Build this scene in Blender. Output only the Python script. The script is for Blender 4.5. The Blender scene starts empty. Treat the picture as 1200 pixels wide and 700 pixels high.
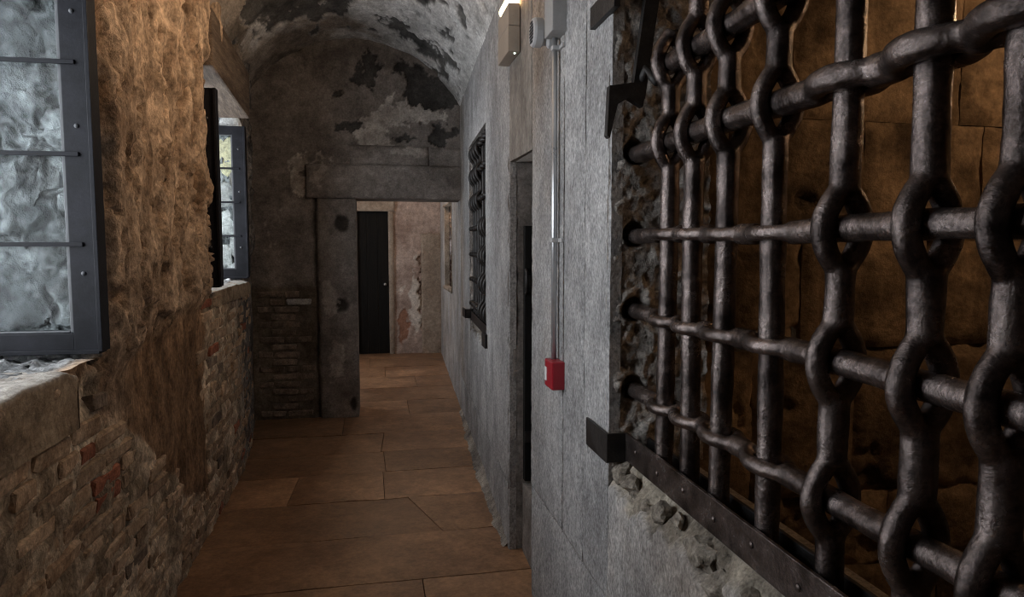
import bpy, bmesh, math, random
import numpy as np
from mathutils import Vector, Matrix

random.seed(7)
S = bpy.context.scene
COL = S.collection

# ------------------------------------------------------------------ camera
cam = bpy.data.cameras.new('camera')
cam.sensor_width = 36.0
cam.lens = 24.0
cam.clip_start = 0.02
cam_o = bpy.data.objects.new('camera', cam)
COL.objects.link(cam_o)
cam_o.location = (0, 0, 1.6)
cam_o.rotation_euler = (math.radians(90 - 4.43), 0, math.radians(-11.3))
S.camera = cam_o

# ------------------------------------------------------------------ daylight
W = bpy.data.worlds.new('overcast_sky')
S.world = W
W.use_nodes = True
bg = W.node_tree.nodes['Background']
bg.inputs['Color'].default_value = (0.90, 0.95, 1.0, 1)
bg.inputs['Strength'].default_value = 6.0


def portal(name, loc, rot, sx, sy):
    l = bpy.data.lights.new(name, 'AREA')
    l.shape = 'RECTANGLE'
    l.size = sx
    l.size_y = sy
    l.cycles.is_portal = True
    o = bpy.data.objects.new(name, l)
    COL.objects.link(o)
    o.location = loc
    o.rotation_euler = rot
    return o


# openings of the left wall: y0, y1, z0, z1
WIN = [(1.15, 2.57, 1.22, 2.65), (4.10, 5.50, 1.33, 2.60)]
for (y0, y1, z0, z1) in WIN:
    portal('window_daylight', (-1.56, (y0 + y1) / 2, (z0 + z1) / 2), (0, math.radians(-90), 0), z1 - z0, y1 - y0)
portal('window_daylight', (-1.86, 8.4, 1.75), (0, math.radians(-90), 0), 1.3, 1.3)

S.view_settings.view_transform = 'Standard'
S.view_settings.look = 'None'
S.view_settings.gamma = 1.0
S.view_settings.use_curve_mapping = False
S.view_settings.exposure = 0.18
S.cycles.use_denoising = True
S.cycles.filter_width = 1.0
S.cycles.max_bounces = 10
S.cycles.diffuse_bounces = 6
S.cycles.transparent_max_bounces = 12
S.cycles.sample_clamp_indirect = 4.0
S.cycles.caustics_reflective = False
S.cycles.caustics_refractive = False


# ------------------------------------------------------------------ noise
def _h(ix, iy, iz, seed):
    n = (ix * 374761393 + iy * 668265263 + iz * 2147483647 + seed * 974711) & 0xffffffff
    n = ((n ^ (n >> 13)) * 1274126177) & 0xffffffff
    n = ((n ^ (n >> 16)) * 2246822519) & 0xffffffff
    n = n ^ (n >> 15)
    return (n & 0xffffff) / float(0xffffff)


def vn(p, seed=0):
    p = np.asarray(p, float)
    i = np.floor(p).astype(np.int64)
    f = p - i
    u = f * f * f * (f * (f * 6 - 15) + 10)
    r = 0
    for a in (0, 1):
        wx = u[..., 0] if a else 1 - u[..., 0]
        for b in (0, 1):
            wy = u[..., 1] if b else 1 - u[..., 1]
            for c in (0, 1):
                wz = u[..., 2] if c else 1 - u[..., 2]
                r = r + wx * wy * wz * _h(i[..., 0] + a, i[..., 1] + b, i[..., 2] + c, seed)
    return r * 2 - 1


def fbm(p, octv=4, seed=0, gain=0.5):
    p = np.asarray(p, float)
    a, t, r = 1.0, 0.0, 0
    for k in range(octv):
        r = r + a * vn(p * (2.03 ** k), seed + 17 * k)
        t += a
        a *= gain
    return r / t


def sstep(a, b, x):
    t = np.clip((x - a) / (b - a), 0, 1)
    return t * t * (3 - 2 * t)


def blob(X, Z, cx, cz, rx, rz):
    return np.exp(-(((X - cx) / rx) ** 2 + ((Z - cz) / rz) ** 2))


def ragged(A, B, amp, sc, seed):
    q = np.stack([A * sc, B * sc, 0 * A], -1)
    return A + amp * fbm(q, 5, seed, .65), B + amp * fbm(q, 5, seed + 50, .65)


# ------------------------------------------------------------------ materials
def M(name, c1, c2, scale=5.0, rough=0.9, bump=0.35, bscale=60.0, layers=(), metallic=0.0,
      stretch=(1, 1, 1), spec=0.25, contrast=(0.36, 0.64), fine=0.35, per_object=0.0, dist=0.01, mid=0.3):
    m = bpy.data.materials.new(name)
    m.use_nodes = True
    t = m.node_tree
    N, L = t.nodes, t.links
    pb = N['Principled BSDF']
    pb.inputs['Metallic'].default_value = metallic
    pb.inputs['Specular IOR Level'].default_value = spec
    tc = N.new('ShaderNodeTexCoord')
    mp = N.new('ShaderNodeMapping')
    mp.inputs['Scale'].default_value = stretch
    L.new(tc.outputs['Object'], mp.inputs['Vector'])
    vec = mp.outputs['Vector']
    oi = N.new('ShaderNodeObjectInfo')
    if per_object:
        sh = N.new('ShaderNodeVectorMath')
        sh.operation = 'MULTIPLY_ADD'
        sc = N.new('ShaderNodeCombineXYZ')
        for k in range(3):
            L.new(oi.outputs['Random'], sc.inputs[k])
        sh.inputs[1].default_value = (37, 53, 71)
        L.new(sc.outputs[0], sh.inputs[0])
        L.new(vec, sh.inputs[2])
        vec = sh.outputs[0]
    n1 = N.new('ShaderNodeTexNoise')
    n1.inputs['Scale'].default_value = scale
    n1.inputs['Detail'].default_value = 9
    n1.inputs['Roughness'].default_value = 0.62
    L.new(vec, n1.inputs['Vector'])
    rp = N.new('ShaderNodeValToRGB')
    rp.color_ramp.elements[0].position = contrast[0]
    rp.color_ramp.elements[1].position = contrast[1]
    rp.color_ramp.elements[0].color = (*c1, 1)
    rp.color_ramp.elements[1].color = (*c2, 1)
    L.new(n1.outputs['Fac'], rp.inputs['Fac'])
    col = rp.outputs['Color']
    for (attr, la, lb) in layers:
        at = N.new('ShaderNodeAttribute')
        at.attribute_name = attr
        r2 = N.new('ShaderNodeValToRGB')
        r2.color_ramp.elements[0].position = 0.40
        r2.color_ramp.elements[1].position = 0.60
        r2.color_ramp.elements[0].color = (*la, 1)
        r2.color_ramp.elements[1].color = (*lb, 1)
        L.new(n1.outputs['Fac'], r2.inputs['Fac'])
        mx = N.new('ShaderNodeMix')
        mx.data_type = 'RGBA'
        L.new(at.outputs['Fac'], mx.inputs[0])
        L.new(col, mx.inputs[6])
        L.new(r2.outputs['Color'], mx.inputs[7])
        col = mx.outputs[2]
    n2 = N.new('ShaderNodeTexNoise')
    n2.inputs['Scale'].default_value = bscale
    n2.inputs['Detail'].default_value = 6
    n2.inputs['Roughness'].default_value = 0.65
    L.new(vec, n2.inputs['Vector'])
    if fine:
        mr = N.new('ShaderNodeMapRange')
        mr.inputs['From Min'].default_value = 0.3
        mr.inputs['From Max'].default_value = 0.7
        mr.inputs['To Min'].default_value = 1 - fine
        mr.inputs['To Max'].default_value = 1 + fine
        L.new(n2.outputs['Fac'], mr.inputs['Value'])
        v = mr.outputs['Result']
        n3 = N.new('ShaderNodeTexNoise')
        n3.inputs['Scale'].default_value = bscale * .27
        n3.inputs['Detail'].default_value = 7
        n3.inputs['Roughness'].default_value = 0.72
        L.new(vec, n3.inputs['Vector'])
        mr3 = N.new('ShaderNodeMapRange')
        mr3.inputs['From Min'].default_value = 0.32
        mr3.inputs['From Max'].default_value = 0.68
        mr3.inputs['To Min'].default_value = 1 - mid
        mr3.inputs['To Max'].default_value = 1 + mid
        L.new(n3.outputs['Fac'], mr3.inputs['Value'])
        mq = N.new('ShaderNodeMath')
        mq.operation = 'MULTIPLY'
        L.new(v, mq.inputs[0])
        L.new(mr3.outputs['Result'], mq.inputs[1])
        v = mq.outputs[0]
        if per_object:
            m3 = N.new('ShaderNodeMapRange')
            m3.inputs['To Min'].default_value = 1 - per_object
            m3.inputs['To Max'].default_value = 1 + per_object
            L.new(oi.outputs['Random'], m3.inputs['Value'])
            mm = N.new('ShaderNodeMath')
            mm.operation = 'MULTIPLY'
            L.new(v, mm.inputs[0])
            L.new(m3.outputs['Result'], mm.inputs[1])
            v = mm.outputs[0]
        vm = N.new('ShaderNodeVectorMath')
        vm.operation = 'SCALE'
        L.new(col, vm.inputs[0])
        L.new(v, vm.inputs['Scale'])
        col = vm.outputs[0]
    L.new(col, pb.inputs['Base Color'])
    rr = N.new('ShaderNodeMapRange')
    rr.inputs['To Min'].default_value = max(0.0, rough - 0.12)
    rr.inputs['To Max'].default_value = min(1.0, rough + 0.12)
    L.new(n1.outputs['Fac'], rr.inputs['Value'])
    L.new(rr.outputs['Result'], pb.inputs['Roughness'])
    if bump:
        bp = N.new('ShaderNodeBump')
        bp.inputs['Strength'].default_value = bump
        bp.inputs['Distance'].default_value = dist
        if fine:
            hs = N.new('ShaderNodeMath')
            hs.operation = 'MULTIPLY_ADD'
            hs.inputs[1].default_value = 2.2
            L.new(n3.outputs['Fac'], hs.inputs[0])
            L.new(n2.outputs['Fac'], hs.inputs[2])
            L.new(hs.outputs[0], bp.inputs['Height'])
        else:
            L.new(n2.outputs['Fac'], bp.inputs['Height'])
        L.new(bp.outputs['Normal'], pb.inputs['Normal'])
    return m


def emit(name, col, strength):
    m = bpy.data.materials.new(name)
    m.use_nodes = True
    pb = m.node_tree.nodes['Principled BSDF']
    pb.inputs['Base Color'].default_value = (*col, 1)
    pb.inputs['Emission Color'].default_value = (*col, 1)
    pb.inputs['Emission Strength'].default_value = strength
    return m


def glass_mat():
    m = bpy.data.materials.new('window_glass')
    m.use_nodes = True
    t = m.node_tree
    N, L = t.nodes, t.links
    for n in list(N):
        if n.type == 'BSDF_PRINCIPLED':
            N.remove(n)
    out = [n for n in N if n.type == 'OUTPUT_MATERIAL'][0]
    tr = N.new('ShaderNodeBsdfTransparent')
    tr.inputs['Color'].default_value = (0.95, 0.975, 0.98, 1)
    gl = N.new('ShaderNodeBsdfGlossy')
    gl.inputs['Roughness'].default_value = 0.08
    fr = N.new('ShaderNodeFresnel')
    fr.inputs['IOR'].default_value = 1.16
    mx = N.new('ShaderNodeMixShader')
    L.new(fr.outputs[0], mx.inputs[0])
    L.new(tr.outputs[0], mx.inputs[1])
    L.new(gl.outputs[0], mx.inputs[2])
    L.new(mx.outputs[0], out.inputs['Surface'])
    return m


MAT = {}
MAT['left'] = M('rough_brown_plaster', (0.18, 0.122, 0.082), (0.50, 0.375, 0.27), 5.0, 0.95, 0.9, 45,
                layers=(('mortar', (0.24, 0.185, 0.13), (0.68, 0.565, 0.43)), ('patch', (0.15, 0.09, 0.05), (0.28, 0.175, 0.105)),
                        ('lime', (0.12, 0.124, 0.127), (0.42, 0.43, 0.435)), ('grey', (0.065, 0.064, 0.064), (0.20, 0.195, 0.19))),
                stretch=(1, 1.2, 0.85), fine=0.5, mid=0.5)
MAT['brick'] = M('worn_brick', (0.26, 0.175, 0.115), (0.54, 0.41, 0.29), 9.0, 0.95, 0.6, 70, per_object=0.28)
MAT['brick_red'] = M('red_brick', (0.22, 0.075, 0.045), (0.38, 0.16, 0.10), 9.0, 0.95, 0.6, 70, per_object=0.2)
MAT['brick_dark'] = M('dim_brick', (0.13, 0.10, 0.078), (0.32, 0.25, 0.195), 9.0, 0.95, 0.6, 70, per_object=0.3)
MAT['grey'] = M('grey_istrian_stone', (0.25, 0.245, 0.247), (0.45, 0.443, 0.443), 3.0, 0.9, 0.8, 100,
                layers=(('stain', (0.22, 0.17, 0.13), (0.38, 0.31, 0.245)), ('broken', (0.10, 0.08, 0.062), (0.40, 0.35, 0.285))),
                stretch=(1, 1.1, 0.75), fine=0.5, per_object=0.06, dist=0.006)
MAT['warmgrey'] = M('brown_grey_stone', (0.17, 0.148, 0.13), (0.31, 0.28, 0.25), 3.0, 0.9, 0.4, 80, stretch=(1, 1.2, 0.5), fine=0.25)
MAT['rubble'] = M('rubble_jamb_stone', (0.26, 0.23, 0.205), (0.66, 0.60, 0.55), 22.0, 0.95, 0.8, 120, fine=0.4)
MAT['grey_chip'] = M('chipped_stone', (0.11, 0.09, 0.07), (0.44, 0.39, 0.33), 16.0, 0.95, 0.8, 90, fine=0.4)
MAT['end'] = M('dark_end_plaster', (0.135, 0.118, 0.106), (0.29, 0.258, 0.235), 3.5, 0.95, 0.4, 60,
               layers=(('dark', (0.035, 0.032, 0.03), (0.085, 0.08, 0.075)), ('light', (0.32, 0.285, 0.255), (0.62, 0.58, 0.53)),
                       ('mortar', (0.10, 0.08, 0.062), (0.21, 0.17, 0.13))), fine=0.3)
MAT['trim'] = M('dim_stone_surround', (0.15, 0.13, 0.117), (0.30, 0.268, 0.245), 3.5, 0.9, 0.4, 70,
                layers=(('dark', (0.04, 0.034, 0.03), (0.07, 0.06, 0.05)), ('light', (0.3, 0.26, 0.23), (0.46, 0.42, 0.38))), fine=0.28)
MAT['vault'] = M('peeling_vault_plaster', (0.40, 0.395, 0.385), (0.74, 0.735, 0.725), 3.0, 0.92, 0.5, 50,
                 layers=(('dark', (0.05, 0.05, 0.05), (0.15, 0.145, 0.14)), ('brown', (0.15, 0.128, 0.108), (0.36, 0.315, 0.27))),
                 stretch=(1.4, 0.7, 1.4), fine=0.3)
MAT['floor'] = M('brown_floor_slab', (0.21, 0.112, 0.062), (0.42, 0.245, 0.14), 2.0, 0.40, 0.25, 45, fine=0.2, per_object=0.2, spec=0.35, dist=0.004)
MAT['joint'] = M('dark_floor_joint', (0.09, 0.06, 0.04), (0.18, 0.12, 0.08), 20, 0.95, 0.3, 60)
MAT['far'] = M('pinkish_far_plaster', (0.33, 0.25, 0.215), (0.58, 0.48, 0.43), 3.0, 0.9, 0.4, 60,
               layers=(('dark', (0.13, 0.09, 0.07), (0.26, 0.19, 0.15)), ('light', (0.6, 0.55, 0.5), (0.78, 0.74, 0.70)),
                       ('red', (0.24, 0.12, 0.08), (0.36, 0.20, 0.14))), fine=0.22)
MAT['farstone'] = M('beige_pier_stone', (0.28, 0.225, 0.18), (0.40, 0.335, 0.275), 4.0, 0.9, 0.35, 80, fine=0.2)
MAT['cell'] = M('brown_cell_stone', (0.09, 0.062, 0.038), (0.37, 0.265, 0.17), 3.2, 0.95, 0.6, 40, fine=0.3, per_object=0.16)
MAT['iron'] = M('forged_iron', (0.05, 0.039, 0.036), (0.24, 0.195, 0.182), 14.0, 0.25, 0.5, 150, metallic=0.85, spec=0.55, fine=0.4, dist=0.003)
MAT['iron_dark'] = M('dark_iron', (0.014, 0.013, 0.013), (0.035, 0.031, 0.03), 16.0, 0.5, 0.35, 140, metallic=0.3, spec=0.5, fine=0.3, dist=0.003)
MAT['frame'] = M('painted_window_metal', (0.007, 0.0075, 0.010), (0.014, 0.0145, 0.019), 12.0, 0.5, 0.15, 120, metallic=0.0, spec=0.15, fine=0.15, dist=0.002, mid=0.1)
MAT['bead'] = M('pale_glazing_bead', (0.05, 0.054, 0.06), (0.08, 0.085, 0.094), 12.0, 0.5, 0.1, 120, spec=0.5, fine=0.12, dist=0.002, mid=0.1)
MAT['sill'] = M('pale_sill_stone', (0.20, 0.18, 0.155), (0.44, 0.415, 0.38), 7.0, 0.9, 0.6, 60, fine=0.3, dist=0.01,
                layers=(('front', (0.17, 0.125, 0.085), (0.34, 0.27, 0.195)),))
MAT['beam'] = M('old_lintel_timber', (0.075, 0.055, 0.042), (0.17, 0.13, 0.10), 8.0, 0.9, 0.5, 60, stretch=(3, 0.4, 3), fine=0.3)
MAT['door'] = M('black_timber_door', (0.004, 0.004, 0.004), (0.010, 0.009, 0.008), 8.0, 0.8, 0.3, 60, stretch=(3, 3, 0.4), fine=0.3)
MAT['plastic'] = M('pale_grey_plastic', (0.40, 0.40, 0.405), (0.47, 0.47, 0.475), 4.0, 0.45, 0.0, 60, fine=0.05, spec=0.5, mid=0.03)
MAT['boxgrey'] = M('grey_trunking', (0.28, 0.275, 0.27), (0.34, 0.335, 0.33), 4.0, 0.55, 0.05, 60, fine=0.06, spec=0.4, mid=0.03)
MAT['lampbody'] = M('taupe_lamp_metal', (0.34, 0.29, 0.24), (0.42, 0.36, 0.30), 4.0, 0.5, 0.05, 60, fine=0.06, spec=0.4, mid=0.03)
MAT['steel'] = M('zinc_conduit', (0.55, 0.56, 0.58), (0.68, 0.69, 0.71), 6.0, 0.3, 0.05, 60, fine=0.06, metallic=0.7, spec=0.5, mid=0.03)
MAT['red'] = M('red_plastic', (0.28, 0.012, 0.022), (0.34, 0.018, 0.03), 4.0, 0.35, 0.0, 60, fine=0.05, spec=0.5, mid=0.03)
MAT['black'] = M('black_plastic', (0.012, 0.012, 0.012), (0.02, 0.02, 0.02), 4.0, 0.5, 0.0, 60, fine=0.05, mid=0.03)
MAT['white'] = M('painted_reflection', (0.75, 0.75, 0.75), (0.82, 0.82, 0.82), 4.0, 0.4, 0.0, 60, fine=0.03, mid=0.03)
MAT['led'] = emit('green_white_indicator', (0.75, 1.0, 0.8), 4.0)
MAT['bulb'] = emit('warm_lamp_glow', (1.0, 0.62, 0.28), 28.0)
MAT['glass'] = glass_mat()
for nm, a, b in (('stone_yellow', (0.62, 0.56, 0.36), (0.78, 0.72, 0.50)), ('stone_grey', (0.30, 0.29, 0.28), (0.52, 0.51, 0.50)),
                 ('stone_white', (0.55, 0.55, 0.54), (0.82, 0.82, 0.80)), ('stone_dim', (0.16, 0.14, 0.125), (0.30, 0.27, 0.25))):
    MAT[nm] = M(nm, a, b, 14.0, 0.9, 0.6, 60, fine=0.3, per_object=0.1)


# ------------------------------------------------------------------ object helpers
def link(name, me, mat=None, parent=None):
    o = bpy.data.objects.new(name, me)
    COL.objects.link(o)
    if mat is not None and me is not None and not me.materials:
        me.materials.append(mat)
    if parent is not None:
        o.parent = parent
    return o


def tag(o, label=None, cat=None, group=None, kind=None):
    if label:
        o['label'] = label
    if cat:
        o['category'] = cat
    if group:
        o['group'] = group
    if kind:
        o['kind'] = kind
    return o


def empty(name, loc=(0, 0, 0)):
    o = bpy.data.objects.new(name, None)
    o.empty_display_size = 0.1
    COL.objects.link(o)
    o.location = loc
    return o


class Skin:
    """collects displaced grids and boxes into one mesh, with per-vertex layer values"""

    def __init__(self, attrs=()):
        self.v, self.f, self.n = [], [], 0
        self.names = list(attrs)
        self.a = {k: [] for k in self.names}

    def grid(self, P, keep=None, **att):
        nu, nv = P.shape[:2]
        idx = np.arange(nu * nv).reshape(nu, nv) + self.n
        q = np.stack([idx[:-1, :-1], idx[1:, :-1], idx[1:, 1:], idx[:-1, 1:]], -1)
        q = q[keep] if keep is not None else q.reshape(-1, 4)
        self.v.append(P.reshape(-1, 3))
        self.f.append(q)
        for k in self.names:
            x = att.get(k, 0.0)
            self.a[k].append(np.broadcast_to(x, (nu, nv)).reshape(-1).astype(np.float32))
        self.n += nu * nv

    def box(self, a, b, **att):
        (x0, y0, z0), (x1, y1, z1) = a, b
        v = np.array([(x0, y0, z0), (x1, y0, z0), (x1, y1, z0), (x0, y1, z0), (x0, y0, z1), (x1, y0, z1), (x1, y1, z1), (x0, y1, z1)], float)
        q = np.array([(0, 3, 2, 1), (4, 5, 6, 7), (0, 1, 5, 4), (1, 2, 6, 5), (2, 3, 7, 6), (3, 0, 4, 7)]) + self.n
        self.v.append(v)
        self.f.append(q)
        for k in self.names:
            self.a[k].append(np.full(8, att.get(k, 0.0), np.float32))
        self.n += 8

    def build(self, name, mat, parent=None, smooth=True):
        V = np.concatenate(self.v)
        F = np.concatenate(self.f)
        used = np.zeros(len(V), bool)
        used[F.ravel()] = True
        remap = np.cumsum(used) - 1
        me = bpy.data.meshes.new(name)
        me.from_pydata([], [], [])
        nV, nF = int(used.sum()), len(F)
        me.vertices.add(nV)
        me.vertices.foreach_set('co', V[used].astype(np.float32).ravel())
        me.loops.add(nF * 4)
        me.loops.foreach_set('vertex_index', remap[F].astype(np.int32).ravel())
        me.polygons.add(nF)
        me.polygons.foreach_set('loop_start', np.arange(0, nF * 4, 4, dtype=np.int32))
        me.update(calc_edges=True)
        if smooth:
            me.polygons.foreach_set('use_smooth', np.ones(nF, bool))
        for k in self.names:
            at = me.attributes.new(k, 'FLOAT', 'POINT')
            at.data.foreach_set('value', np.concatenate(self.a[k])[used])
        me.validate()
        return link(name, me, mat, parent)


def lin(*segs):
    """segs: (a, b, step) joined"""
    out = []
    for (a, b, s) in segs:
        n = max(1, int(round((b - a) / s)))
        out.append(np.linspace(a, b, n + 1)[:-1])
    out.append([segs[-1][1]])
    return np.concatenate(out)


def bm_box(bm, a, b, bev=0.0):
    r = bmesh.ops.create_cube(bm, size=1)
    vs = r['verts']
    a, b = Vector(a), Vector(b)
    bmesh.ops.scale(bm, vec=b - a, verts=vs)
    bmesh.ops.translate(bm, vec=(a + b) / 2, verts=vs)
    if bev:
        es = list({e for v in vs for e in v.link_edges})
        bmesh.ops.bevel(bm, geom=es, offset=bev, segments=2, affect='EDGES', profile=0.6)


def bm_obj(name, bm, mat, parent=None, smooth=False, loc=None):
    me = bpy.data.meshes.new(name)
    bmesh.ops.recalc_face_normals(bm, faces=bm.faces)
    bm.to_mesh(me)
    bm.free()
    if smooth:
        me.polygons.foreach_set('use_smooth', np.ones(len(me.polygons), bool))
    o = link(name, me, mat, parent)
    if loc is not None:
        o.location = loc
    return o


def box_obj(name, a, b, mat, parent=None, bev=0.004):
    bm = bmesh.new()
    bm_box(bm, a, b, bev)
    return bm_obj(name, bm, mat, parent)


def tube(bm, pts, rad, n=12, cap=True, squash=None):
    """swept tube through pts (list of Vector) with radius list"""
    pts = [Vector(p) for p in pts]
    if not hasattr(rad, '__len__'):
        rad = [rad] * len(pts)
    rings = []
    up = None
    for i, p in enumerate(pts):
        t = (pts[min(i + 1, len(pts) - 1)] - pts[max(i - 1, 0)]).normalized()
        if up is None:
            up = Vector((0, 1, 0)) if abs(t.y) < 0.9 else Vector((1, 0, 0))
        s = t.cross(up).normalized()
        u = s.cross(t).normalized()
        up = u
        ring = []
        for k in range(n):
            a = 2 * math.pi * (k + 0.5) / n
            ring.append(bm.verts.new(p + (s * math.cos(a) + u * math.sin(a)) * rad[i]))
        rings.append(ring)
    for i in range(len(rings) - 1):
        for k in range(n):
            bm.faces.new((rings[i][k], rings[i][(k + 1) % n], rings[i + 1][(k + 1) % n], rings[i + 1][k]))
    if cap:
        bm.faces.new(rings[0][::-1])
        bm.faces.new(rings[-1])


def cyl(bm, a, b, r, n=20, r2=None):
    tube(bm, [a, b], [r, r if r2 is None else r2], n)


# ------------------------------------------------------------------ plan of the corridor
def XL(y):
    return np.interp(y, [-3, 4.10, 5.05, 5.7, 6.5], [-.93, -.93, -.95, -1.0, -1.10])


def XR(y):
    return np.interp(y, [-3, 3.0, 3.42, 6.5, 10.2], [.68, .68, .668, .80, .95])


def rough3(P, amp, sc=7.0, seed=3, octv=4):
    """one displacement field for all faces of a wall, so that neighbouring faces meet"""
    d = np.stack([fbm(P * sc, octv, seed), fbm(P * sc, octv, seed + 101), fbm(P * sc, octv, seed + 202)], -1)
    return P + d * amp


def plane(u, v, fn):
    U, V = np.meshgrid(u, v, indexing='ij')
    return np.stack(np.broadcast_arrays(*fn(U, V)), -1).astype(float)


# ================================================================== LEFT WALL
def brick_region(Y, Z):
    n = fbm(np.stack([Y * 3.1, Z * 3.1, 0 * Y], -1), 3, 5) * 0.16
    A = 1.14 - (Y - 2.45) * 0.62 - Z + n
    B = np.minimum(Y - 3.97, 1.30 - Z) + n * 0.7
    B = np.minimum(B, 5.9 - Y)
    A = np.where(Y < 2.45, 1.14 - Z + n, A)
    return np.maximum(A, B)            # > 0 where the plaster has gone


s = Skin(('mortar', 'patch', 'lime', 'grey'))
ys = lin((-3, -1.9, .1), (-1.9, -.5, .1), (-.5, 1.15, .08), (1.15, 1.7, .04), (1.7, 2.57, .014), (2.57, 4.10, .0127), (4.10, 5.5, .02), (5.5, 6.56, .02))
zs = lin((-.03, 1.22, .0125), (1.22, 1.33, .0125), (1.33, 2.60, .0127), (2.60, 2.65, .0125), (2.65, 3.02, .0125))
Y, Z = np.meshgrid(ys, zs, indexing='ij')
P0 = np.stack([XL(Y), Y, Z], -1)
Pd = rough3(P0, 0.014)
br = brick_region(Y, Z)
plast = 1 - sstep(-0.02, 0.03, br)
# distance to the nearest opening edge fades the extra relief
edge = np.ones_like(Y)
keep = np.ones((len(ys) - 1, len(zs) - 1), bool)
yc, zc = np.meshgrid((ys[1:] + ys[:-1]) / 2, (zs[1:] + zs[:-1]) / 2, indexing='ij')
for (a, b, c, d) in WIN:
    dd = np.maximum(np.maximum(a - Y, Y - b), np.maximum(c - Z, Z - d))
    edge = np.minimum(edge, sstep(0.0, 0.05, np.abs(dd)))
    keep &= ~((yc > a) & (yc < b) & (zc > c) & (zc < d))
streak = fbm(np.stack([Y * 7.5, Z * 1.5 + fbm(np.stack([Y * 3, Z * 3, 0 * Y + 9], -1), 2, 44) * .6, 0 * Y], -1), 5, 11, .55)
lump = fbm(np.stack([Y * 18, Z * 11, 0 * Y], -1), 4, 21, .6)
upper = sstep(1.18, 1.32, Z + 0.05 * fbm(np.stack([Y * 4, Z * 2, 0 * Y], -1), 2, 8) - 0.10 * (Y - 3.4))
rel = plast * (0.040 * streak + 0.012 * lump + 0.016) * (0.35 + 0.65 * upper) + plast * upper * 0.014
pits = sstep(0.20, 0.36, fbm(np.stack([Y * 11, Z * 4.2, 0 * Y + 3], -1), 5, 31, .62)) * plast * upper
flake = fbm(np.stack([Y * 26, Z * 9, 0 * Y + 7], -1), 5, 35, .68)
crk = sstep(.72, .90, 1 - np.abs(fbm(np.stack([Y * 5.5, Z * 1.3, 0 * Y + 5], -1), 5, 37, .62)) * 4.5) * plast * upper
step_ = sstep(-.06, .06, fbm(np.stack([Y * 4.5, Z * 2.0, 0 * Y + 1], -1), 5, 39, .62)) * plast * upper
rel = rel - pits * 0.030 + .006 * flake * plast * upper - .034 * crk + .022 * step_ - .010 * plast
pits = np.clip(pits + crk * .7, 0, 1)
mort = (1 - plast) * (0.020 * fbm(np.stack([Y * 9, Z * 14, 0 * Y], -1), 5, 41, .6) + 0.003)
Pd[..., 0] += (rel + mort) * edge
# broken cavities by the end of the sill
for (cy, cz, ry, rz, dp) in ((2.26, 1.135, .09, .028, .09), (2.44, 1.10, .045, .045, .06), (2.50, 1.215, .05, .02, .06), (2.33, .86, .03, .03, .04), (2.62, 1.0, .025, .04, .03)):
    Pd[..., 0] -= dp * blob(Y, Z + .5 * (Y - cy) * (-.1), cy, cz, ry, rz) ** 2
patch = pits * .8 + plast * (1 - upper) * sstep(2.6, 2.95, Y) * (1 - sstep(3.95, 4.1, Y))  # pits and cracks darkened as painted shade; lower band is darker plaster
grey = sstep(4.6, 5.4, Y) * 0.9
s.grid(Pd, keep, mortar=1 - plast, patch=patch, grey=grey)
for i, (a, b, c, d) in enumerate(WIN):
    xs_n = 64
    lim = 1.0

    def rev(fix, u0, u1, n, kind):
        t = np.linspace(0, 1, xs_n)
        u = np.linspace(u0, u1, n)
        T, U = np.meshgrid(t, u, indexing='ij')
        yy = np.full_like(U, fix) if kind == 'jamb' else U
        zz = U if kind == 'jamb' else np.full_like(U, fix)
        x0 = XL(yy)
        xx = x0 + (-1.56 - x0) * T
        P = np.stack([xx, yy, zz], -1)
        amp = 0.014 + 0.055 * sstep(0, .12, T)[..., None] * (1 if kind == 'jamb' or fix > 2 else .4)
        D = rough3(P, 1.0) - P
        D2 = rough3(P, 1.0, 21, 63, 3) - P
        rg = sstep(.80, .97, 1 - np.abs(fbm(P * np.array([6, 6, 4]) + 31, 5, 83, .6)) * 3.2)
        D2 = D2 - rg[..., None] * np.array([0, 1.2 if fix < 3 else 1.2, 0]) * (-1)
        s.grid(P + D * amp + D2 * 0.02 * sstep(0, .1, T)[..., None], None, lime=np.clip(sstep(.02, .12, T) * 1.0, 0, 1), grey=np.clip(rg * .9 + .7 * sstep(.08, .28, fbm(P * 13, 5, 87, .65)), 0, 1) * sstep(.02, .12, T))
    n = 120
    rev(a, c, d, n, 'jamb')
    rev(b, c, d, n, 'jamb')
    rev(c, a, b, n, 'sill')
    rev(d, a, b, n, 'sill')
for (a, b) in ((-3.0, 1.08), (2.64, 4.03), (5.57, 6.9)):
    s.box((-1.56, a, -.1), (-1.14, b, 3.4), grey=1)
    s.box((-1.2, a, -.1), (min(-.985, float(XL(b)) - .05), b, 3.4), grey=1)
for (a, b, c, d) in WIN:
    s.box((-1.56, a - .1, -.1), (-1.02, b + .1, c - .07), grey=1)
    s.box((-1.56, a - .1, d + .07), (-1.02, b + .1, 3.4), grey=1)
wall_left = s.build('wall_left', MAT['left'])
tag(wall_left, 'rough brown plastered wall with exposed bricks below the casement windows', 'wall', kind='structure')


def brick_mesh(seed, L=.232, H=.056, D=.05):
    rng = random.Random(seed)
    bm = bmesh.new()
    bmesh.ops.create_cube(bm, size=1)
    bmesh.ops.scale(bm, vec=(D, L, H), verts=bm.verts)
    bmesh.ops.bevel(bm, geom=list(bm.edges), offset=0.008, segments=1, affect='EDGES')
    for v in bm.verts:
        v.co += Vector((rng.uniform(-.004, .004), rng.uniform(-.008, .008), rng.uniform(-.005, .005)))
    me = bpy.data.meshes.new('brick')
    bm.to_mesh(me)
    bm.free()
    return me


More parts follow.
